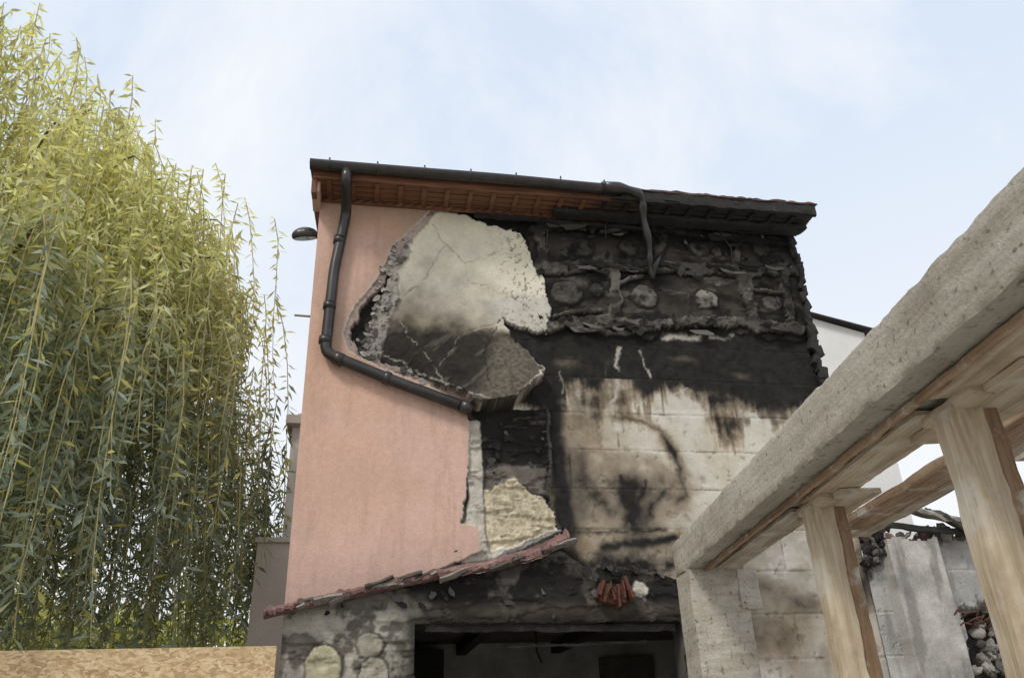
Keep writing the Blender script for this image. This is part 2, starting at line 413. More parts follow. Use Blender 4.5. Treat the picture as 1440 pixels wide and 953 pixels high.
# panel A: exposed insulation ------------------------------------------
A = WP([(590, 285), (650, 300), (700, 318), (735, 328), (748, 365), (768, 392), (775, 432), (765, 465), (735, 462), (708, 446), (732, 485), (764, 524), (748, 545), (714, 582), (660, 570), (600, 545), (540, 512), (512, 492), (525, 440), (540, 400), (550, 360), (575, 320)])
da = sdp(x+.10*e1+.04*h1, z+.10*e2+.04*h2, A); ma = ss(.006, -.006, da)
Ca = tint((.76, .70, .56), .88+.24*n5)
def gz(v): return W(640, v)[1]
def gx(u, v=450): return W(u, v)[0]
cx, cz = W(615, 415)
grey = ss(1.45, .5, np.hypot((x-cx)/.66, (z-cz)/.55)+.9*(n2-.5)+.3*(n5-.5))
Ca = lerp(Ca, tint((.42, .385, .325), .65+.7*n5), grey*.92)
lt = ss(.42, .36, np.hypot((xd-gx(745))/1.1, (zd-gz(432))/.55)); Ca = lerp(Ca, tint((.50, .475, .43), .8+.4*n5), lt*.8)
Ca = lerp(Ca, (.72, .68, .56), ss(.07, .02, np.abs(sdp(xd, zd, WP([(650, 352), (672, 372), (700, 398), (745, 415), (778, 405), (775, 330), (640, 300)]))+.04))*.6)
zz = (z-gz(462))+.06*np.sin((x-.8)*4)+.34*(n2-.5)+.18*(n5-.5)
halo = ss(.52, -.02, zz+.35*ss(gx(640), gx(760), x)); Ca = lerp(Ca, tint((.17, .14, .10), .5+n5), halo*.9)
sl_ = ss(.11, -.08, zz)
Ca = lerp(Ca, tint((.020, .018, .016), .2+1.8*n14), sl_*.97)
stre = ss(.62, .72, fbm((x+z)*.6, (z-x)*2.5, 4, 621, 6)); Ca = lerp(Ca, (.12, .105, .085), stre*sl_*.55)
pl = WP([(700, 470), (735, 480), (768, 525), (712, 585), (668, 565), (684, 520)])
mp_ = ss(.10, -.10, sdp(xd, zd, pl)+.2*(n5-.5))
Ca = lerp(Ca, tint((.15, .13, .10), .05+1.7*n30), mp_*.75)
Ca = lerp(Ca, (.11, .075, .03), ss(.60, .70, n30)*ss(.7, .2, halo)*ss(gx(680), gx(740), x)*.8)
Ha = .052+.003*n5
for pts, w, c, k in [([(600, 300), (628, 340), (652, 368), (700, 352), (742, 362)], .008, (.30, .26, .20), .55), ([(652, 368), (662, 395), (720, 415)], .005, (.5, .47, .42), .4), ([(556, 425), (592, 398), (628, 344)], .006, (.24, .22, .18), .5),
                     ([(524, 488), (560, 505), (610, 532), (700, 578)], .008, (.40, .38, .33), .8), ([(560, 430), (575, 470), (612, 520), (640, 560)], .006, (.4, .38, .34), .7), ([(612, 520), (650, 470), (668, 462)], .005, (.36, .34, .30), .5),
                     ([(705, 448), (680, 500), (690, 570)], .008, (.01, .01, .01), .8), ([(668, 462), (706, 452)], .006, (.6, .57, .5), .6)]:
    d = segd(x+.10*e1+.03*h1, z+.10*e2+.03*h2, WP(pts)); m = ss(w*1.5, w*.3, d)*ss(.35, .5, n14); Ca = lerp(Ca, c, m*k); Ha = Ha-.009*m
Ca = lerp(Ca, tint((.62, .585, .50), .5+.8*n14), ss(-.030, -.008, da)*ss(gx(715), gx(742), x)*ss(gz(495), gz(525), z)*.9)
t_ = np.clip((gz(462)-z)/1.0, 0, 1)*ss(gx(570), gx(720), x)
Ha = Ha+.46*t_**1.4+.05*np.abs(n5-.5)*ss(gz(470), gz(500), z)+.035*np.sin((x+z*.6)*9+3*n2)*ss(gz(470), gz(520), z)
lb = WP([(575, 330), (556, 352), (532, 400), (500, 455), (500, 495), (530, 502), (545, 470), (560, 420), (556, 385), (576, 352)])
ml = ss(.02, -.01, sdp(xd, zd, lb))
Ca = lerp(Ca, tint((.36, .33, .29), .25+1.4*n14), ml*.9); Ha = Ha+ml*.04*n14
Ca = lerp(Ca, (.03, .028, .026), ml*ss(.52, .62, n14)*.85)
C = lerp(C, Ca, ma); H = np.where(ma > .5, Ha, H)

# patch C ----------------------------------------------------------------
P = WP([(655, 575), (776, 572), (778, 650), (772, 690), (792, 745), (745, 768), (690, 788), (640, 792), (655, 740)])
dp = sdp(x+.05*e1+.02*h1, z+.05*e2+.02*h2, P); mp2 = ss(.006, -.006, dp)
Cp = tint((.018, .016, .0145), .3+1.5*n5); Cp = lerp(Cp, (.12, .10, .08), ss(.55, .68, nh)*.6); Hp = .02+.016*n14+.02*ss(.5, .56, nh)
gr = sdp(xd, zd, WP([(684, 660), (700, 652), (765, 658), (768, 690), (720, 675), (684, 700)])); m = ss(.03, -.03, gr); Cp = lerp(Cp, tint((.16, .14, .12), .4+n14), m)
gr = sdp(xd, zd, WP([(678, 695), (700, 680), (722, 672), (748, 690), (775, 708), (788, 742), (745, 762), (690, 786), (672, 770)])); m = ss(.012, -.012, gr)
Cp = lerp(Cp, tint((.62, .54, .385), .25+1.15*n30), m); Cp = lerp(Cp, Cp*.6, m*ss(gz(720), gz(685), z)*ss(.4, .6, n5)); Hp = Hp+m*(.02+.014*n30)
strip = sdp(xs_, zs_, WP([(655, 588), (676, 590), (679, 640), (683, 750), (690, 785), (650, 792), (652, 735), (660, 700)])); m = ss(.008, -.008, strip)
Cp = lerp(Cp, tint((.54, .50, .43), .5+.8*n14), m); Hp = Hp+m*.02
Cp = lerp(Cp, (.10, .09, .08), ss(.012, 0, np.abs(strip))*.6*ss(W(670, 600)[0], W(676, 600)[0], x))
low = segd(xd, zd, WP([(690, 782), (745, 764), (792, 745)])); m = ss(.04, .02, low); Cp = lerp(Cp, tint((.64, .62, .57), .5+.7*n14), m); Hp += m*.03
C = lerp(C, Cp, mp2); H = np.where(mp2 > .5, Hp, H)
d = segd(xs_, zs_, WP([(770, 575), (776, 640), (772, 690), (790, 740)])); m = ss(.02, .012, d); C = lerp(C, (.09, .085, .08), m*.7); H = H+m*.02

# pink render ------------------------------------------------------------
K = WP([(380, 230), (606, 230), (606, 293), (580, 322), (552, 350), (530, 392), (498, 432), (482, 468), (494, 492), (530, 514), (600, 540), (652, 566), (660, 590), (657, 690), (649, 735), (668, 738), (678, 745), (676, 776), (640, 792), (560, 818), (470, 838), (370, 862)])
dk = sdp(x+.07*e1+.02*h1, z+.07*e2+.02*h2, K); mk = ss(.004, -.004, dk)
hz = np.clip((z-2.7)/4, 0, 1)[:, None]
Ck = (np.array([.64, .415, .335])*(1-hz)+np.array([.60, .375, .265])*hz)*(.90+.20*n2)[:, None]
Ck = lerp(Ck, (.64, .455, .405), ss(.48, .62, fbm(x*1.0, z*1.0, 1.1, 171, 4))*.35)
Ck = lerp(Ck, (.46, .315, .235), ss(.52, .7, nv)*.28)
Ck = lerp(Ck, (.38, .265, .20), ss(.58, .72, nvf)*ss(-1.0, -.0, dk)*.25)
Ck = lerp(Ck, (.36, .25, .19), ss(-.30, .0, dk+.25*(n5-.5))*ss(gz(585), gz(520), z)*.5)
topband = np.exp(-((z-W(560, 295)[1])/.28)**2)*ss(XL, W(620, 300)[0], x); Ck = lerp(Ck, (.32, .225, .155), topband*.55)  # render browner and darker in a band at the wall top, stronger rightwards
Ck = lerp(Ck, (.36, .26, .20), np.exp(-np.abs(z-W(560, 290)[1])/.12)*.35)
Ck = lerp(Ck, tint((.60, .54, .48), .6+.6*n14), ss(-.022, -.006, dk)*.8)
stn = ss(.45, 0, z-(2.70+.29*(x-XL)/1.6)+.35*(n5-.5)); Ck = lerp(Ck, (.38, .28, .23), stn*.45)
C = lerp(C, Ck, mk); H = np.where(mk > .5, .078+.0015*n30+.003*n2, H)
rim = ss(.006, -.002, dk-.07*(.2+1.4*n5))*(1-mk)*ss(gz(590), gz(560), z)
C = lerp(C, tint((.44, .34, .29), .4+1.1*n14), rim*.85); H = np.where(rim > .5, .066, H)
C = lerp(C, (.05, .045, .04), rim*ss(.55, .62, n14)*.7)

# lower storey ------------------------------------------------------------
L = WP([(330, 872), (470, 843), (560, 823), (640, 808), (720, 795), (790, 772), (830, 795), (905, 800), (965, 815), (985, 953)])+[(XR*.62, 0), (XL-1, 0)]
dl = sdp(xs_, zs_, L); mlw = ss(.006, -.006, dl)
Cl = tint((.060, .053, .047), .15+2.0*n5)
Cl = lerp(Cl, tint((.22, .20, .17), .4+1.1*n14), ss(.54, .66, nh)*.55)
Cl = lerp(Cl, (.013, .012, .011), ss(.53, .42, fbm(x, z, 4, 201, 6))*.9)
Cl = lerp(Cl, tint((.13, .105, .08), .5+.9*n14), ss(2.74, 2.62, z)*.55)
leftm = ss(.62, .25, x+.35*(n5-.5))*ss(2.85, 2.62, z+.2*(n5-.5))
Cl = lerp(Cl, tint((.43, .405, .34), .4+1.1*n5), leftm*.85)
Cl = lerp(Cl, (.07, .062, .052), leftm*ss(.50, .60, fbm(x, z, 6, 211, 6))*.8)
Hl = .025+.014*ss(.47, .53, nh)+.012*n14
for (u, v, r, c) in [(455, 938, .15, (.48, .44, .30)), (520, 905, .10, (.36, .34, .27)), (525, 945, .11, (.36, .34, .27)), (902, 826, .08, (.50, .47, .40))]:
    cx, cz = W(u, v); d = np.hypot(xs_-cx, zs_-cz)+.06*(n5-.5); m = ss(r+.008, r-.008, d)
    Cl = lerp(Cl, tint(c, .35+1.2*n14), m); Hl += m*.010; Cl = lerp(Cl, (.03, .028, .025), ss(.02, 0, np.abs(d-r-.012))*.7)
C = lerp(C, Cl, mlw); H = np.where(mlw > .5, Hl, H)
C = lerp(C, (.012, .011, .010), ss(.16, .0, np.maximum(np.maximum(.42-x, x-2.745), z-2.545)+.12*(n5-.5))*.85)

Y = .078-H
V = np.stack([x, Y, z], 1)
I = np.arange(nx*nz).reshape(nx, nz)
q = np.stack([I[:-1, :-1], I[1:, :-1], I[1:, 1:], I[:-1, 1:]], -1).reshape(-1, 4)
qx = x[q].mean(1); qz = z[q].mean(1)
ed = .05*(fbm(qx, qz, 7, 301)-.5)
hole = (qx > .42+ed) & (qx < 2.745+ed) & (qz < 2.545+ed*1.3)
rg = (qx > XR-.14*fbm(qx, qz, 5, 311)**2*ss(4.3, 4.8, qz))
q = q[~(hole | rg)]
fast_mesh("front_wall", V, q, M_fac, house, True, np.clip(C, 0.005, .85))

# shell of the house ------------------------------------------------------
DEPTH = 5.0
ZB = 6.86; ZT = ZB+DEPTH*math.tan(D2R(12))
def slab(name, pts, mat, parent): return mesh_obj(name, pts, [(0, 1, 2, 3)], mat, parent)
slab("side_wall_left", [(XL, 0, 0), (XL, DEPTH, 0), (XL, DEPTH, ZT), (XL, 0, ZB)], M_pink, house)
slab("side_wall_right", [(XR-.01, DEPTH, 0), (XR-.01, .10, 0), (XR-.01, .10, ZB), (XR-.01, DEPTH, ZT)], M_soot, house)
slab("rear_wall", [(XR, DEPTH, 0), (XL, DEPTH, 0), (XL, DEPTH, ZT), (XR, DEPTH, ZT)], M_pink, house)
slab("room_back", [(-.4, 3.6, 0), (4.2, 3.6, 0), (4.2, 3.6, 2.75), (-.4, 3.6, 2.75)], M_inner, house)
slab("room_left", [(-.4, .36, 0), (-.4, 3.6, 0), (-.4, 3.6, 2.75), (-.4, .36, 2.75)], M_soot, house)
slab("room_right", [(4.2, 3.6, 0), (4.2, .36, 0), (4.2, .36, 2.75), (4.2, 3.6, 2.75)], M_soot, house)
slab("room_ceiling", [(-.4, .2, 2.75), (-.4, 3.6, 2.75), (4.2, 3.6, 2.75), (4.2, .2, 2.75)], M_soot, house)
slab("room_floor", [(-.6, .0, .02), (4.6, .0, .02), (4.6, 3.6, .02), (-.6, 3.6, .02)], M_greyw, house)
I4 = Matrix.Translation
rough_box("lintel", 2.75, .24, .30, M_soot, I4((1.58, .24, 2.72)), house, .05, .012, .012)
rough_box("jamb_left", .26, .24, 2.5, M_soot, I4((.28, .24, 1.28)), house, .05, .01)
rough_box("jamb_right", .26, .24, 2.5, M_soot, I4((2.89, .24, 1.28)), house, .05, .01)
rough_box("opening_plank", 2.2, .05, .07, M_char, Matrix.Translation((1.6, .10, 2.50)) @ Matrix.Rotation(D2R(.8), 4, 'Y'), house, .04, .012)
rough_box("opening_rail", 1.3, .05, .03, M_soot, Matrix.Translation((1.9, .45, 2.40)) @ Matrix.Rotation(D2R(-1.0), 4, 'Y'), house, .04, .006)
box("inner_door", (2.2, 3.5, 1.1), (.8, .08, 2.2), M_char, house)
box("inner_cupboard", (.55, 3.35, 1.3), (.8, .4, 2.7), M_char, house)
box("inner_window_frame", (3.3, 3.52, 2.1), (.7, .06, .9), M_soot, house)
tube("hanging_wire", [(1.75, 1.6, 2.75), (1.76, 1.6, 2.45), (1.8, 1.58, 2.35)], .012, M_char, house)
box("ceiling_joist", (1.2, 2.0, 2.68), (.12, 3.1, .14), M_char, house)
box("ceiling_joist_2", (2.4, 2.0, 2.68), (.12, 3.1, .14), M_char, house)

# eave ---------------------------------------------------------------------
EZ = 6.74; OH = .36
for i in range(4):
    yy = -.045-.085*i
    rough_box("soffit_board", 5.42, .078, .02, M_eave, I4((2.02, yy, EZ+.01+.003*(i % 2))), house, .05, .002, .003)
rough_box("frieze_board", 5.32, .022, .07, M_eave, I4((2.02, -.022, EZ-.012)), house, .05, .003, .003)
rough_box("fascia_board", 5.46, .03, .17, M_eave, I4((2.02, -OH-.002, EZ+.075)), house, .05, .003, .003)
Vr = []; Fr = []
xx = -.62
while xx < 2.1:
    b0 = len(Vr); y0 = -.034; w = .05; sk = .06
    for (dx, dz, dy) in [(0, -.045, 0), (w, -.045, 0), (w+sk, .0, 0), (sk, .0, 0), (.012, -.04, -.02), (w-.008, -.04, -.02), (w+sk-.012, -.007, -.02), (sk+.008, -.007, -.02)]:
        Vr.append((xx+dx, y0+dy, EZ+dz))
    Fr += [(b0+4, b0+5, b0+6, b0+7), (b0, b0+1, b0+5, b0+4), (b0+1, b0+2, b0+6, b0+5), (b0+2, b0+3, b0+7, b0+6), (b0+3, b0, b0+4, b0+7)]
    xx += .105
mesh_obj("rope_moulding", Vr, Fr, M_brown, house)
for i in range(22):
    xx = -.55+i*.24
    rough_box("soffit_batten", .05, .30, .022, M_brown if xx < 2.2 else M_char, I4((xx, -.19, EZ-.012)), house, .05, .002, .002)
for i in range(14):
    xx = 2.4+i*.17+random.uniform(-.05, .05)
    rough_box("charred_batten", random.uniform(.15, .5), .03, random.uniform(.03, .08), M_char, Matrix.Translation((xx, -OH-.03-random.random()*.03, EZ-.0+random.random()*.13)) @ Matrix.Rotation(D2R(random.uniform(-7, 7)), 4, 'Y'), house, .04, .010, sd=i)
rough_box("charred_fascia", 2.25, .05, .17, M_char, Matrix.Translation((3.60, -OH-.035, EZ+.06)) @ Matrix.Rotation(D2R(.3), 4, 'Y'), house, .04, .016)
rough_box("charred_soffit_edge", 2.9, .16, .06, M_char, I4((3.25, -.13, EZ-.04)), house, .04, .02)
rough_box("burnt_wall_plate", 1.9, .05, .05, M_char, Matrix.Translation((1.9, -.03, EZ-.09)) @ Matrix.Rotation(D2R(.8), 4, 'Y'), house, .04, .012)
nxr, nyr = 260, 40
Vr = []; Fr = []
for lay in range(2):
    for i in range(nxr+1):
        for j in range(nyr+1):
            X = XL-.10+(XR-XL+.19)*i/nxr; Yy = -OH-.07+(DEPTH+OH+.2)*j/nyr
            t = (X*5) % 1; wv = .010*math.sin(math.pi*2*t); stp = .02*((Yy*3.1) % 1)
            Z = EZ+.165+(Yy+OH)*math.tan(D2R(12))+(wv-stp if lay == 0 else -.03)
            if X > 2.2: Z += .012*mn.noise(Vector((X*6, Yy*6, 1)))-.015*min(1, X-2.2)
            Vr.append((X, Yy, Z))
def gi(l, i, j): return l*(nxr+1)*(nyr+1)+i*(nyr+1)+j
for i in range(nxr):
    for j in range(nyr):
        Fr.append((gi(0, i, j), gi(0, i+1, j), gi(0, i+1, j+1), gi(0, i, j+1)))
        Fr.append((gi(1, i, j+1), gi(1, i+1, j+1), gi(1, i+1, j), gi(1, i, j)))
    Fr.append((gi(1, i, 0), gi(1, i+1, 0), gi(0, i+1, 0), gi(0, i, 0)))
for j in range(nyr):
    Fr.append((gi(0, 0, j), gi(0, 0, j+1), gi(1, 0, j+1), gi(1, 0, j)))
    Fr.append((gi(1, nxr, j), gi(1, nxr, j+1), gi(0, nxr, j+1), gi(0, nxr, j)))
mesh_obj("tiled_roof", Vr, Fr, M_tile, house)
box("verge_board", (XL-.045, 2.2, 7.20), (.05, 5.2, .16), M_brown, house).rotation_euler = (D2R(12), 0, 0)
box("eave_return", (XL-.03, -.13, EZ-.06), (.08, .36, .13), M_pink, house)

# gutter -------------------------------------------------------------------
def gutter(name, path, r=.062):
    V = []; F = []; seg = 12
    path = [Vector(p) for p in path]; n = len(path)
    for i, p in enumerate(path):
        t = (path[min(i+1, n-1)]-path[max(i-1, 0)]).normalized()
        a = Vector((0, -1, 0)); a = (a-t*a.dot(t)).normalized(); dn = t.cross(a)
        if dn.z > 0 and abs(t.x) > .3: dn = -dn
        for rr in (r, r-.006):
            for k in range(seg+1):
                g = math.pi*k/seg
                V.append(p+a*math.cos(g)*rr+dn*math.sin(g)*rr*1.1)
    m = 2*(seg+1)
    for i in range(n-1):
        for k in range(seg):
            F.append((i*m+k, i*m+k+1, (i+1)*m+k+1, (i+1)*m+k)); o = seg+1
            F.append((i*m+o+k+1, i*m+o+k, (i+1)*m+o+k, (i+1)*m+o+k+1))
        F.append((i*m, (i+1)*m, (i+1)*m+seg+1, i*m+seg+1)); F.append((i*m+seg, i*m+2*seg+1, (i+1)*m+2*seg+1, (i+1)*m+seg))
    for e in (0, (n-1)*m):
        F.append(tuple(range(e, e+seg+1)))
    return mesh_obj(name, V, F, M_black, house, True)
GY = -OH-.085; GZ0 = EZ+.115
pth = []
for i in range(40):
    X = XL-.09+3.0*i/39
    pth.append((X, GY, GZ0+.016*math.sin(X*2.2)*max(0, X-.5)*.5-.004*i/39))
gutter("gutter", pth, .068)
for i in range(7):
    X = XL+.1+.47*i
    tube("gutter_bracket", [(X, GY+.075, GZ0+.03), (X, GY+.055, GZ0-.05), (X, GY, GZ0-.084), (X, GY-.055, GZ0-.05), (X, GY-.076, GZ0+.02)], .009, M_black, house, 6)
pe = pth[-1]
drp = rounded([pe, (2.52, GY, GZ0-.01), (2.72, GY+.02, GZ0-.08), W3(903, 300, -.34), W3(914, 345, -.22), W3(913, 375, -.12), W3(918, 392, -.06)], .14, 6)
tube("melted_gutter", drp, .05, M_black, house, 10, [max(.022, .062+.008*math.sin(i*.9)-.0011*i) for i in range(len(drp))])
tube("melted_scrap", [W3(916, 388, -.05), W3(925, 365, -.04), W3(938, 348, -.05)], .025, M_black, house, 7, [.04, .03, .008])
dpth = rounded([(XL+.27, GY, GZ0-.06), (XL+.27, GY, GZ0-.20), W3(487, 300, -.085), W3(470, 380, -.085), W3(457, 496, -.085), W3(560, 538, -.085), W3(662, 575, -.085)], .09, 5)
tube("downpipe", dpth, .054, M_black, house, 16)
for (u, v) in [(478, 338), (464, 430), (458, 478)]:
    a = W3(u, v-4, -.085); b = W3(u-1, v+5, -.085); tube("pipe_collar", [a, b], .062, M_black, house, 16)
for (a, b) in [((470, 502), (482, 507)), ((540, 530), (548, 533)), ((648, 570), (664, 576))]:
    tube("pipe_collar", [W3(*a, -.085), W3(*b, -.085)], .064, M_black, house, 16)

# lean-to roof edge remnant ---------------------------------------------------
pl = [(372, 863), (420, 851), (470, 840), (520, 828), (570, 817), (640, 804), (700, 793), (745, 782), (778, 768), (798, 757)]
V = []; F = []; n = 160
pw = [Vector((*W(*p),)) for p in pl]
def along(t):
    f = t*(len(pw)-1); i = min(int(f), len(pw)-2); return pw[i].lerp(pw[i+1], f-i)
for i in range(n+1):
    p = along(i/n); t = i/n
    wv = .018*mn.noise(Vector((i*.3, 0, 0)))+.012*mn.noise(Vector((i*.9, 0, 4))); h = .03+.03*mn.noise(Vector((i*.25, 5, 0)))+.07*max(0, t-.5)
    out = .10+.07*mn.noise(Vector((i*.35, 9, 0)))
    for (yy, zz) in [(.01, h+.02), (-out*.5, h*.8+wv), (-out, h*.1+wv), (-out*.95, -.025+wv*1.6), (-out*.4, -.035), (.01, -.04)]:
        V.append((p[0], yy, p[1]+zz))
for i in range(n):
    for k in range(5): F.append((i*6+k, i*6+k+1, (i+1)*6+k+1, (i+1)*6+k))
F += [tuple(range(6)), tuple(range(n*6, n*6+6))[::-1]]
mesh_obj("lean_to_roof_edge", V, F, M_flash, house)
for i in range(22):
    t = random.random(); p = along(t); L_ = random.uniform(.06, .34)
    ang = math.atan2(pw[-1][1]-pw[0][1], pw[-1][0]-pw[0][0])
    rough_box("broken_tile", L_, random.uniform(.03, .10), random.uniform(.010, .03), random.choice([M_flash, M_flash, M_soot, M_rubble]),
              Matrix.Translation((p[0], -.06-random.random()*.04, p[1]-.01+random.uniform(-.03, .04)-.05*(t > .5)*random.random())) @ Matrix.Rotation(-ang+random.uniform(-.2, .2), 4, 'Y') @ Matrix.Rotation(random.uniform(-.6, .6), 4, 'X'), house, .03, .012, .004, 9, sd=i)

# rusted lamp bracket -----------------------------------------------------------
c0 = W3(862, 836, -.03)
rough_box("rusted_bracket", .25, .11, .15, M_rust, Matrix.Translation(c0) @ Matrix.Rotation(.1, 4, 'Y'), house, .02, .02, .008, 8)
for i in range(6):
    rough_box("rusted_fin", .015+.02*random.random(), .12, .12+.10*random.random(), M_rust, Matrix.Translation(c0+Vector((-.12+.05*i, -.03, random.uniform(-.02, .05)))) @ Matrix.Rotation(random.uniform(-.4, .4), 4, 'Y') @ Matrix.Rotation(random.uniform(-.3, .3), 4, 'X'), house, .02, .008, .002, 12, sd=i)

# flakes -----------------------------------------------------------------
VF = []; FF = []; CF = []
rr = random.Random(3)
def flake(px, pz, y, size, col, tilt=.5, asp=None, rot=None):
    n = rr.randint(6, 10); a0 = rr.random()*6.28; b = len(VF)
    asp = asp or rr.uniform(.35, 1.0); rot = rr.random()*3.14 if rot is None else rot; tx, tz = rr.uniform(-tilt, tilt), rr.uniform(-tilt, tilt)
    pts = [size*(.45+.75*rr.random()) for k in range(n)]
    for lay in (0, 1):
        for k in range(n):
            g = a0+2*math.pi*k/n; r = pts[k]
            u_ = math.cos(g)*r; w_ = math.sin(g)*r*asp
            X = u_*math.cos(rot)-w_*math.sin(rot); Z = u_*math.sin(rot)+w_*math.cos(rot)
            VF.append((px+X, y-abs(tx*X+tz*Z)-.012*lay*min(1, size*12)-.004, pz+Z)); CF.append(col)
    FF.append(tuple(range(b+n, b+2*n))[::-1])
    for k in range(n): FF.append((b+k, b+(k+1) % n, b+n+(k+1) % n, b+n+k))
for i in range(150):
    u_, v_ = rr.uniform(760, 1130), rr.choice([rr.gauss(455, 9), rr.gauss(374, 8), rr.gauss(320, 10), rr.uniform(310, 460)])
    X, Z = W(u_, v_); g = rr.choice([.012, .02, .03, .06, .12]); flake(X, Z, .03, rr.uniform(.012, .06), (g, g*.93, g*.86), .6)
for i in range(46):      # long flat peeling sheets along the courses
    u_, v_ = rr.uniform(775, 1120), rr.choice([rr.gauss(460, 5), rr.gauss(376, 5), rr.gauss(322, 6)])
    X, Z = W(u_, v_); g = rr.choice([.02, .035, .07, .14]); flake(X, Z, .025, rr.uniform(.06, .17), (g, g*.93, g*.85), .5, rr.uniform(.15, .3), rr.gauss(0, .12))
for i in range(80):
    t = rr.random(); bp = [(578, 335), (556, 360), (535, 400), (545, 425), (520, 455), (508, 490), (540, 505), (600, 538)]
    f = t*(len(bp)-1); k = min(int(f), len(bp)-2); u_ = bp[k][0]+(bp[k+1][0]-bp[k][0])*(f-k)+rr.gauss(0, 6); v_ = bp[k][1]+(bp[k+1][1]-bp[k][1])*(f-k)+rr.gauss(0, 5)
    X, Z = W(u_, v_); g = rr.choice([.08, .2, .3, .4]); flake(X, Z, .01, rr.uniform(.012, .05), (g, g*.93, g*.84), .8)
for i in range(70):
    u_, v_ = rr.choice([(rr.uniform(440, 940), rr.uniform(830, 868)), (rr.uniform(770, 940), rr.gauss(795, 7)), (rr.gauss(640, 8), rr.gauss(782, 9)), (rr.uniform(680, 770), rr.uniform(585, 665))])
    X, Z = W(u_, v_); g = rr.choice([.02, .03, .06, .12]); flake(X, Z, .03, rr.uniform(.012, .06), (g, g*.95, g*.88), .6)
mesh_obj("render_flakes", VF, FF, M_conc, house, False, CF)
for i in range(24):
    Z = 4.75+i*.083; rough_box("charred_edge", .05+.06*random.random(), .08, .13, M_char, Matrix.Translation((XR-.02+random.uniform(-.03, .02), .04, Z)) @ Matrix.Rotation(random.uniform(-.4, .4), 4, 'Y'), house, .03, .02, .006, sd=i)
for (u0, v0, u1, v1, sg) in [(760, 300, 768, 352, 6), (1010, 325, 1030, 372, 8), (860, 300, 852, 335, -5)]:
    tube("loose_wire", [W3(u0, v0, -.1), W3((u0+u1)/2+sg, (v0+v1)/2, -.08), W3(u1, v1, -.04)], .006, M_black, house, 5)

# ==================================================================== rear wing, grey house
rw = empty("rear_wing")
b_ = W3(411, 600, 1.5)
box("wing_wall", (b_.x+.25, 2.4, b_.z/2), (.5, 1.8, b_.z), M_white, rw)
box("wing_eave", (b_.x+.22, 2.38, b_.z+.05), (.56, 2.0, .10), M_outb, rw)
gw = empty("grey_outbuilding")
g0 = W3(362, 762, 1.3)
box("outbuilding_wall", (g0.x+.25, 2.3, g0.z/2), (.5, 2.0, g0.z), M_outb, gw)
box("outbuilding_coping", (g0.x+.25, 2.3, g0.z+.02), (.55, 2.06, .05), M_outb, gw)
wh = empty("white_house")
p1 = W3(1100, 434, 6); p2 = W3(1148, 449, 6); p3 = W3(1215, 468, 6)
slp = (p3.z-p2.z)/(p3.x-p2.x); xa, xb = p2.x-1.0, p3.x
za, zb = p2.z-slp*1.0, p3.z
mesh_obj("gable_wall", [(xa, 6, 0), (xb, 6, 0), (xb, 6, zb), (xa, 6, za), (xa, 10, 0), (xb, 10, 0), (xb, 10, zb), (xa, 10, za)],
         [(0, 1, 2, 3), (1, 5, 6, 2), (5, 4, 7, 6), (4, 0, 3, 7)], M_white, wh)
rough_box("house_roof", math.hypot(xb-xa, zb-za)+.3, 4.2, .05, M_char, axisM((xa-.1, 7.95, za+.03), (xb+.1, 7.95, zb+.03)), wh, .3, .006)

# floodlight
fl = empty("floodlight")
fc = W3(429, 331, .12)
bm = bmesh.new(); bmesh.ops.create_uvsphere(bm, u_segments=20, v_segments=12, radius=1)
for v in bm.verts:
    v.co.x *= .135; v.co.y *= .11; v.co.z *= .085
    if v.co.z < -.035: v.co.z = -.035
me = bpy.data.meshes.new("lamp_head"); bm.to_mesh(me); bm.free(); me.materials.append(M_black)
hd = link(bpy.data.objects.new("lamp_head", me), fl); hd.location = fc; hd.rotation_euler = (.35, -.15, 0)
rough_box("lamp_glass", .15, .10, .012, M_glass, Matrix.Translation(fc+Vector((0, -.022, -.042))) @ Matrix.Rotation(.35, 4, 'X'), fl, .05, .0, .01)
tube("lamp_arm", [fc+Vector((.04, .02, .03)), fc+Vector((.12, .03, .02)), Vector((XL+.0, .14, fc.z-.02))], .018, M_black, fl, 8)
tube("wall_bracket", [W3(414, 443, .3), Vector((XL+.02, .3, W(436, 445, .3)[1]))], .012, M_greyw, house, 8)

# ==================================================================== annexe wall to the right
st2 = .018
xs2 = np.arange(4.66, 9.0, st2); zs2 = np.arange(0, 3.42, st2)
GX, GZ = np.meshgrid(xs2, zs2, indexing='ij'); nx2, nz2 = GX.shape; x = GX.ravel(); z = GZ.ravel()
C, H, _r, _j = blocks(x, z, (.47, .46, .43), 80)
n5 = fbm(x, z, 5, 52, 6, .62); n2 = fbm(x, z, 1.8, 33, 5); n14 = fbm(x, z, 14, 63, 4, .65); nv = fbm(x*3, z*.6, 3, 92, 5)
C = lerp(C, tint((.36, .35, .33), .5+1.0*n5), ss(.45, .6, n2)*.7)
C = lerp(C, (.16, .15, .14), ss(.56, .7, nv)*.5)
for pts, w, k in [([(1220, 740), (1225, 800)], .2, .97), ([(1360, 860), (1440, 850)], .12, .9), ([(1400, 900), (1430, 950)], .2, .7), ([(1270, 745), (1350, 750)], .08, .7)]:
    d = segd(x+.3*(n5-.5), z+.3*(n14-.5), WP(pts)); C = lerp(C, (.03, .028, .026), ss(w, w*.3, d)*k)
px0, px1 = W(1262, 850)[0], W(1338, 850)[0]
pil = ((x > px0) & (x < px1)); H = np.where(pil, .12+.015*n5, H); C = np.where(pil[:, None], tint((.44, .42, .385), .4+1.1*n5), C)
C = lerp(C, (.18, .165, .15), (pil*ss(.50, .62, nv))*.65)
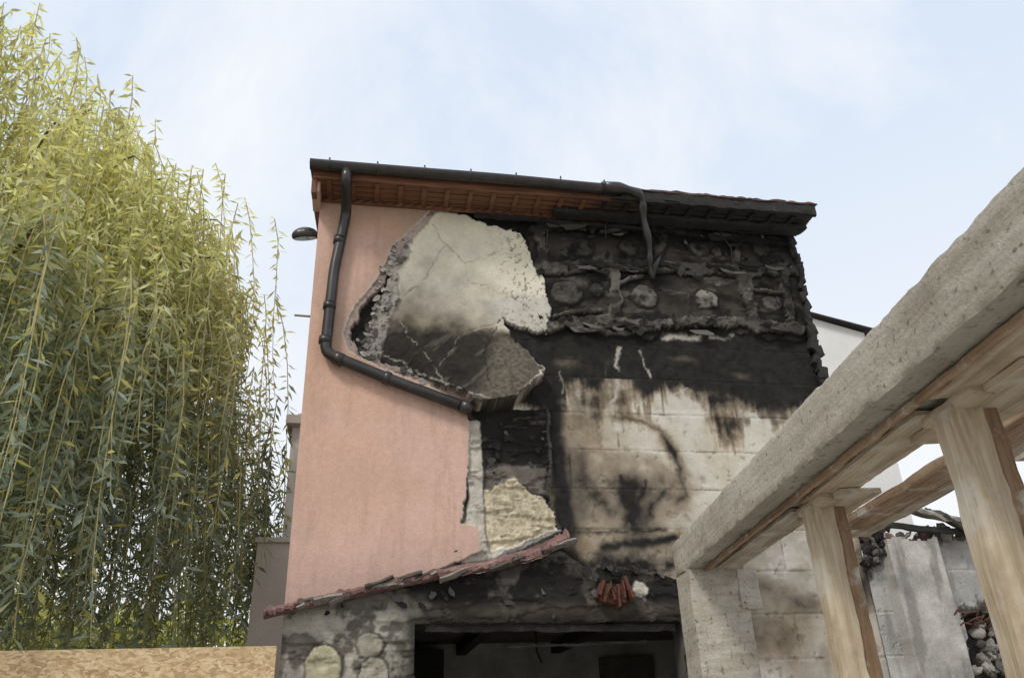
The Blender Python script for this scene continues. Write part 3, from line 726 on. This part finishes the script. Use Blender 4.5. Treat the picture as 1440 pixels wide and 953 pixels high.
nic = sdp(x+.2*(n5-.5), z+.2*(n14-.5), WP([(1362, 862), (1470, 850), (1480, 960), (1372, 960)])); H = np.where(nic < 0, -.18-.1*n5, H)
C = np.where((nic < 0)[:, None], tint((.11, .10, .092), .4+1.2*n14), C)
I = np.arange(nx2*nz2).reshape(nx2, nz2)
q = np.stack([I[:-1, :-1], I[1:, :-1], I[1:, 1:], I[:-1, 1:]], -1).reshape(-1, 4)
qx = x[q].mean(1); qz = z[q].mean(1); q = q[qz < 3.38-.25*fbm(qx, qx*0, 3, 401)]
aw = empty("block_wall")
fast_mesh("wall_face", np.stack([x, .062-H, z], 1), q, M_conc, aw, False, np.clip(C, .006, .8))
rough_box("wall_core", 4.3, .2, 3.1, M_greyw, I4((6.84, .46, 1.55)), aw, .2, .01)
rb = empty("rubble_pile")
def rocks(par, n, fx, rad, mats, seed):
    rr = random.Random(seed)
    for i in range(n):
        bm = bmesh.new(); bmesh.ops.create_icosphere(bm, subdivisions=2, radius=1)
        s3 = Vector((rr.uniform(.6, 1.4), rr.uniform(.5, 1.2), rr.uniform(.35, .9)))*rad*rr.uniform(.4, 1.3)
        off = Vector((rr.random()*50, 0, 0))
        for v in bm.verts:
            v.co = v.co*(1+.55*mn.noise(v.co*1.5+off)); v.co = Vector((v.co.x*s3.x, v.co.y*s3.y, v.co.z*s3.z))
        me = bpy.data.meshes.new("rubble_chunk"); bm.to_mesh(me); bm.free(); me.materials.append(rr.choice(mats))
        o = link(bpy.data.objects.new("rubble_chunk", me), par); o.location = fx(rr); o.rotation_euler = (rr.random()*3, rr.random()*3, rr.random()*3)
rocks(rb, 120, lambda r: Vector((r.uniform(4.75, 7.5), r.uniform(.05, .6), 3.20+r.random()*.16)), .075, [M_rubble, M_rubble, M_greyw, M_soot, M_flash], 5)
rocks(rb, 60, lambda r: W3(r.uniform(1370, 1440), r.uniform(870, 953), .16), .055, [M_rubble, M_soot, M_soot, M_greyw], 6)
rocks(rb, 22, lambda r: W3(r.uniform(1212, 1252), r.uniform(735, 790), -.0), .055, [M_char, M_soot], 8)
rough_box("fallen_slab", .75, .5, .05, M_greyw, Matrix.Translation(W3(1305, 722, .05)) @ Matrix.Rotation(.25, 4, 'Y') @ Matrix.Rotation(.35, 4, 'X'), rb, .05, .03, .01)
rough_box("fallen_batten", 1.1, .05, .06, M_char, Matrix.Translation(W3(1290, 742, -.08)) @ Matrix.Rotation(.08, 4, 'Y'), rb, .05, .01, .005)
rough_box("fallen_plate", .5, .4, .04, M_soot, Matrix.Translation(W3(1345, 735, -.02)) @ Matrix.Rotation(.5, 4, 'Y') @ Matrix.Rotation(.5, 4, 'X'), rb, .05, .03, .01)
for i in range(9):
    p = W3(1330+i*7, 870+7*(i % 3), 0.0)
    tube("rebar", [p, p+Vector((.05, -.06, .02+.1*random.random())), p+Vector((.12, -.08, .12*random.random()))], .008, M_rust, rb, 6)

# ==================================================================== concrete frame in the foreground
bdir = Vector((.1450, .9894, 0)); nrm = Vector((.9894, -.1450, 0))
P0 = Vector((2.30, -1.10, 0))
def BP(s_, n_, z_): return P0-bdir*s_+nrm*n_+Vector((0, 0, z_))
BW, BH, BZ = .36, .25, 2.70
Lb = 9.5
rough_box("concrete_beam", Lb, BW, BH, M_beam, axisM(BP(0, BW/2, BZ+BH/2), BP(Lb, BW/2, BZ+BH/2)), None, .018, .009, .006, 4.5, True)
rough_box("concrete_column", .42, .40, 2.70, M_beam, axisM(BP(0.004, .20, 1.350), BP(.42, .20, 1.350)), None, .02, .005, .005, 5, True, 3)
cc = empty("formwork_boards")
rough_box("column_collar", .26, .15, .27, M_beam, axisM(BP(.18, .41, 2.54), BP(.44, .41, 2.54)), cc, .03, .006, .006, 5, True, 4)
def under(s0, s1, n0, w, t=.022, dz=0, mat=None, sd=0, yaw=0):
    rough_box("soffit_form_board", abs(s1-s0), w, t, mat or M_wood, axisM(BP(s0, n0, BZ-t/2-.010-dz), BP(s1, n0+yaw, BZ-t/2-.010-dz)), cc, .05, .003, .003, 6, False, sd)
under(.5, 2.05, .26, .17, mat=M_woodg, sd=1)
under(2.2, 3.45, .27, .20, mat=M_wood, sd=2)
under(3.6, 5.2, .25, .22, mat=M_wood, sd=3, yaw=-.02)
under(5.3, 8.8, .26, .20, mat=M_woodg, sd=4)
under(.45, 6.0, .12, .03, .028, mat=M_woodb, sd=5)
under(1.9, 2.5, .36, .20, .03, .024, M_wood, 6)
under(3.2, 3.95, .38, .24, .03, .024, M_wood, 7)
under(4.2, 5.4, .40, .16, .03, .0, M_wood, 8)
def prop(s_, n_, w, d, mat):
    e = empty("timber_prop")
    top = BP(s_, n_, BZ-.06); bot = BP(s_, n_, 0.02)
    rough_box("post", top.z-bot.z, w, d, mat, axisM(bot, top, nrm), e, .05, .004, .006, 6, False, int(s_*7))
    b2 = BP(s_+.02, n_+w*.5+.016, 0)
    rough_box("side_plank", 1.3, .025, d*.9, M_woodb, axisM(b2+Vector((0, 0, 1.36)), b2+Vector((0, 0, 2.66)), nrm), e, .05, .004, .004, 6, False, 2)
    rough_box("cleat", .34, .09, .045, M_wood, axisM(BP(s_-.17, n_, BZ-.05), BP(s_+.17, n_, BZ-.05)), e, .04, .004, .004)
    rough_box("foot_wedge", .4, .2, .04, M_woodg, axisM(BP(s_-.2, n_, .02), BP(s_+.2, n_, .02)), e, .05, .004, .004)
    return e
prop(2.24, .24, .12, .13, M_wood)
prop(3.56, .255, .12, .13, M_wood)
prop(5.6, .26, .12, .13, M_wood)
for (n0, z0, s0, s1, w, t, mt, sd) in [(.80, 2.74, 1.35, 8.5, .20, .05, M_woodb, 1), (1.03, 2.80, .9, 8.5, .16, .06, M_woodg, 2), (1.28, 2.92, 1.6, 8.5, .18, .05, M_woodb, 3), (1.55, 2.96, 2.0, 8.5, .12, .08, M_woodg, 5)]:
    rough_box("timber_joist", s1-s0, w, t, mt, axisM(BP(s0, n0, z0), BP(s1, n0, z0)), None, .06, .006, .005, 5, False, sd)

# ==================================================================== OSB fence
fe = empty("osb_fence")
xf = -.575; k = 0
while xf > -12:
    w = 2.5; rough_box("board", w-.006, .018, 2.28, M_osb, I4((xf-w/2, -1.0-.003*(k % 2), 1.14-.004*(k % 3))), fe, .3, .001, .001)
    rough_box("stud", .06, .06, 2.2, M_wood, I4((xf-.05, -.955, 1.1)), fe, .2, .002, .003); xf -= w; k += 1

# ==================================================================== ground
gv = []; gf = []
ng = 60
for i in range(ng+1):
    for j in range(ng+1):
        a = (i/ng*2-1); b = (j/ng*2-1); X = 400*a*abs(a)**2; Yy = 400*b*abs(b)**2
        gv.append((X, Yy, .015*mn.noise(Vector((X*.7, Yy*.7, 0))) if abs(X) < 30 else 0))
for i in range(ng):
    for j in range(ng):
        k = i*(ng+1)+j; gf.append((k, k+ng+1, k+ng+2, k+1))
mesh_obj("ground", gv, gf, M_ground, None, True)

# ==================================================================== willow
wt = empty("willow_tree")
TC = Vector((-5.1, 2.0, 0)); R = 4.0
R1 = random.Random(11); rng = np.random.RandomState(5)
tube("trunk", [TC, TC+Vector((.05, 0, 1.0)), TC+Vector((-.05, .05, 2.2)), TC+Vector((.05, 0, 3.2))], .4, M_bark, wt, 14, [.50, .40, .36, .34])
def dome(r, ang=0):
    top = 10.9
    prof = [(0, 10.9), (1.2, 10.3), (2.0, 9.4), (2.7, 8.5), (3.2, 7.4), (3.7, 6.5), (4.0, 5.9), (4.6, 4.6)]
    for (a, za), (b, zb) in zip(prof[:-1], prof[1:]):
        if r <= b:
            h = za+(zb-za)*(r-a)/(b-a); break
    else: h = 4.6
    return h+.55*mn.noise(Vector((math.cos(ang)*2.2, math.sin(ang)*2.2, r*.9)))
strands = []
for b in range(64):
    ang = 2*math.pi*(b*.618034)+R1.uniform(-.15, .15); rad = R*math.sqrt(R1.uniform(.04, 1.0))
    lob = .92+.16*mn.noise(Vector((math.cos(ang)*1.7, math.sin(ang)*1.7, 2)))
    rad *= lob; zt = dome(rad, ang)-.25+R1.uniform(-.6, .1)
    a = TC+Vector((.05, 0, 3.0)); e = TC+Vector((math.cos(ang)*rad, math.sin(ang)*rad, zt))
    mid = a.lerp(e, .45)+Vector((-math.cos(ang)*rad*.12, -math.sin(ang)*rad*.12, .12*(zt-3)))
    end = e+Vector((math.cos(ang)*.35, math.sin(ang)*.35, -.7))
    pts = []
    for i in range(13):
        t = i/12; pts.append(a*(1-t)**3+mid*3*t*(1-t)**2+e*3*t*t*(1-t)+end*t**3)
    tube("limb", pts, .1, M_bark, wt, 7, [.10*(1-t/13)**1.7+.005 for t in range(13)])
    clump = R1.uniform(.7, 1.3)
    for k in range(36):
        t = R1.uniform(.42, 1.0); f = t*12; i = min(int(f), 11); p = pts[i].lerp(pts[i+1], f-i)
        p = p+Vector((R1.gauss(0, .30), R1.gauss(0, .30), R1.gauss(.05, .15)))
        rr_ = math.hypot(p.x-TC.x, p.y-TC.y)
        L_ = R1.uniform(.6, 3.0)*(1.0 if rr_ < 3 else 1.2)
        if p.z-L_ < 2.1: L_ = p.z-2.1-R1.random()*1.1
        if p.y-TC.y < 1.5 or R1.random() < .35: strands.append((p, max(.4, L_), ang, clump))
for k in range(1750):
    ang = R1.uniform(-2.3, .55); r_ = R*R1.uniform(.3, 1.03)*(.96+.10*mn.noise(Vector((math.cos(ang)*2.5, math.sin(ang)*2.5, 7))))
    zt = R1.uniform(3.4, max(3.8, dome(r_, ang)-.1)); L_ = R1.uniform(.9, 2.8)
    g = mn.noise(Vector((ang*3.2, zt*.6, 3)))
    if g < -.26: continue
    lim = 2.0+(.9*max(0, (r_-3.2))+R1.random()*.9 if ang > -.8 else R1.random()*.4)
    if zt-L_ < lim: L_ = zt-lim
    strands.append((TC+Vector((math.cos(ang)*r_, math.sin(ang)*r_, zt)), max(.5, L_), ang, 1.0+g*.9))
LV = []; LC = []; tw = []
for (p, L_, ang, cl) in strands:
    n = int(L_/.038); ph = R1.random()*6.28
    o = np.array([math.cos(ang), math.sin(ang)])
    t = np.linspace(0, 1, n)
    out = .35*(1-(1-t)**2)*min(1, L_/2)
    sw = .05*np.sin(t*5+ph)
    cxs = p.x+o[0]*out*.5+sw+.09*t*math.cos(ph)*L_; cys = p.y+o[1]*out*.5+.05*np.cos(t*4+ph)+.08*t*math.sin(ph*2)*L_; czs = p.z+.12*np.sin(np.minimum(t*L_*3, 3.14))-t*L_
    cen = np.stack([cxs, cys, czs], 1)
    az = rng.rand(n)*6.283; droop = rng.uniform(-1.15, .0, n)
    ax = np.stack([np.cos(az)*np.cos(droop), np.sin(az)*np.cos(droop), np.sin(droop)], 1)
    ln = rng.uniform(.09, .18, n)[:, None]; wd = rng.uniform(.010, .020, n)[:, None]
    rv = rng.normal(size=(n, 3)); sd_ = np.cross(ax, rv); sd_ /= np.linalg.norm(sd_, axis=1)[:, None]
    tip = cen+ax*ln+np.array([0, 0, -.25])*ln*.3; mid_ = cen+ax*ln*.45
    LV.append(np.stack([cen, mid_+sd_*wd, tip, mid_-sd_*wd], 1).reshape(-1, 3))
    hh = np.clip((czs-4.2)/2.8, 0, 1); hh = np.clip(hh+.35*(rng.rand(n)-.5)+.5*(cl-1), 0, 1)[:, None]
    ca = np.array([.25, .30, .235])*(1-hh)+np.array([.74, .71, .33])*hh  # sunlit crown and shaded lower foliage painted into leaf colour by height
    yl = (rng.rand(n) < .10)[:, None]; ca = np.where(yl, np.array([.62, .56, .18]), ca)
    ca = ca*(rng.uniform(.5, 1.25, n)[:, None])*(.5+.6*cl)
    LC.append(np.clip(np.repeat(ca, 4, 0), 0, .8))
    m = max(3, n//10); ii = np.linspace(0, n-1, m).astype(int); tw.append(cen[ii])
LV = np.concatenate(LV); LC = np.concatenate(LC)
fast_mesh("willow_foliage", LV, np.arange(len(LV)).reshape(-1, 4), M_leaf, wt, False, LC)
TV = []; TF = []
for c in tw:
    b = len(TV)
    for j, p in enumerate(c):
        w = .004*(1-j/len(c))+.002
        TV += [(p[0]-w, p[1]-w, p[2]), (p[0]+w, p[1]-w, p[2]), (p[0], p[1]+w, p[2])]
    for j in range(len(c)-1):
        for k in range(3):
            TF.append((b+j*3+k, b+j*3+(k+1) % 3, b+j*3+3+(k+1) % 3, b+j*3+3+k))
M_twig = m_noise("willow_twig", [(.3, (.32, .28, .12)), (.7, (.46, .40, .18))], 5, .8, .1, .002)
mesh_obj("twigs", TV, TF, M_twig, wt)

rng2 = np.random.RandomState(9)
cs = np.array([[-5.0+2.2*i+rng2.uniform(-.5, .5), 16+rng2.uniform(-1.5, 1.5), 2.8+rng2.uniform(-.3, 1.2)] for i in range(-6, 4)])
n = 45000
idx = rng2.randint(0, len(cs), n); dirs = rng2.normal(size=(n, 3)); dirs /= np.linalg.norm(dirs, axis=1)[:, None]
rad = 2.0*rng2.uniform(.5, 1.0, n)*(1+.25*np.sin(dirs[:, 0]*7+idx)+.2*np.sin(dirs[:, 2]*9+idx*2))
cen = cs[idx]+dirs*rad[:, None]; cen[:, 2] = np.maximum(cen[:, 2], .1)
a = rng2.normal(size=(n, 3))*.07; b = rng2.normal(size=(n, 3))*.07
bv = np.stack([cen-a, cen-b, cen+a, cen+b], 1).reshape(-1, 3)
bc = np.array([.42, .41, .14])*rng2.uniform(.5, 1.4, n)[:, None]
fast_mesh("distant_bushes", bv, np.arange(4*n).reshape(-1, 4), M_leaf, None, False, np.repeat(bc, 4, 0))

# ==================================================================== light
SE, SR = D2R(48), D2R(222)
w = bpy.data.worlds.new("World"); scene.world = w; w.use_nodes = True
nt = w.node_tree; bg = nt.nodes['Background']
sky = N(nt, 'ShaderNodeTexSky', sky_type='NISHITA'); sky.sun_disc = False
sky.sun_elevation = SE; sky.sun_rotation = SR; sky.air_density = 1.0; sky.dust_density = 2.5; sky.ozone_density = 1.0
tc = N(nt, 'ShaderNodeTexCoord'); mp = N(nt, 'ShaderNodeMapping'); mp.inputs['Scale'].default_value = (1.0, 1.0, .9)
nt.links.new(tc.outputs['Generated'], mp.inputs['Vector'])
sx = N(nt, 'ShaderNodeSeparateXYZ'); nt.links.new(tc.outputs['Generated'], sx.inputs[0])
haze = ramp(nt, sx.outputs[2], [(.0, (6.9, 6.9, 6.9)), (.35, (6.2, 6.5, 6.9)), (.62, (5.2, 5.85, 6.75)), (1.0, (4.7, 5.4, 6.6))])
c = mixc(nt, .90, sky.outputs[0], haze)
f = noise_n(nt, mp.outputs[0], 2.3, 9, .62, .4)
f2 = ramp(nt, f, [(.45, (0, 0, 0)), (.70, (.75, .75, .75))])
c = mixc(nt, f2, c, (6.8, 6.8, 6.85))
nt.links.new(c, bg.inputs[0]); bg.inputs[1].default_value = .15
sl = bpy.data.lights.new("sun", 'SUN'); sl.energy = 2.1; sl.angle = D2R(12); sl.color = (1, .95, .86)
so = link(bpy.data.objects.new("sun", sl))
sd_ = Vector((math.sin(SR)*math.cos(SE), math.cos(SR)*math.cos(SE), math.sin(SE)))
so.rotation_euler = sd_.to_track_quat('Z', 'Y').to_euler()

# ==================================================================== camera
cam = bpy.data.cameras.new("camera"); cam.sensor_width = 36; cam.lens = 36*FPX/1440; cam.clip_end = 2000; cam.clip_start = .05
co = link(bpy.data.objects.new("camera", cam))
Mx = Matrix((Rv, Uv, -Fv)).transposed().to_4x4(); Mx.translation = EYE
co.matrix_world = Mx
scene.camera = co
scene.view_settings.view_transform = 'Standard'; scene.view_settings.look = 'None'; scene.view_settings.exposure = 0
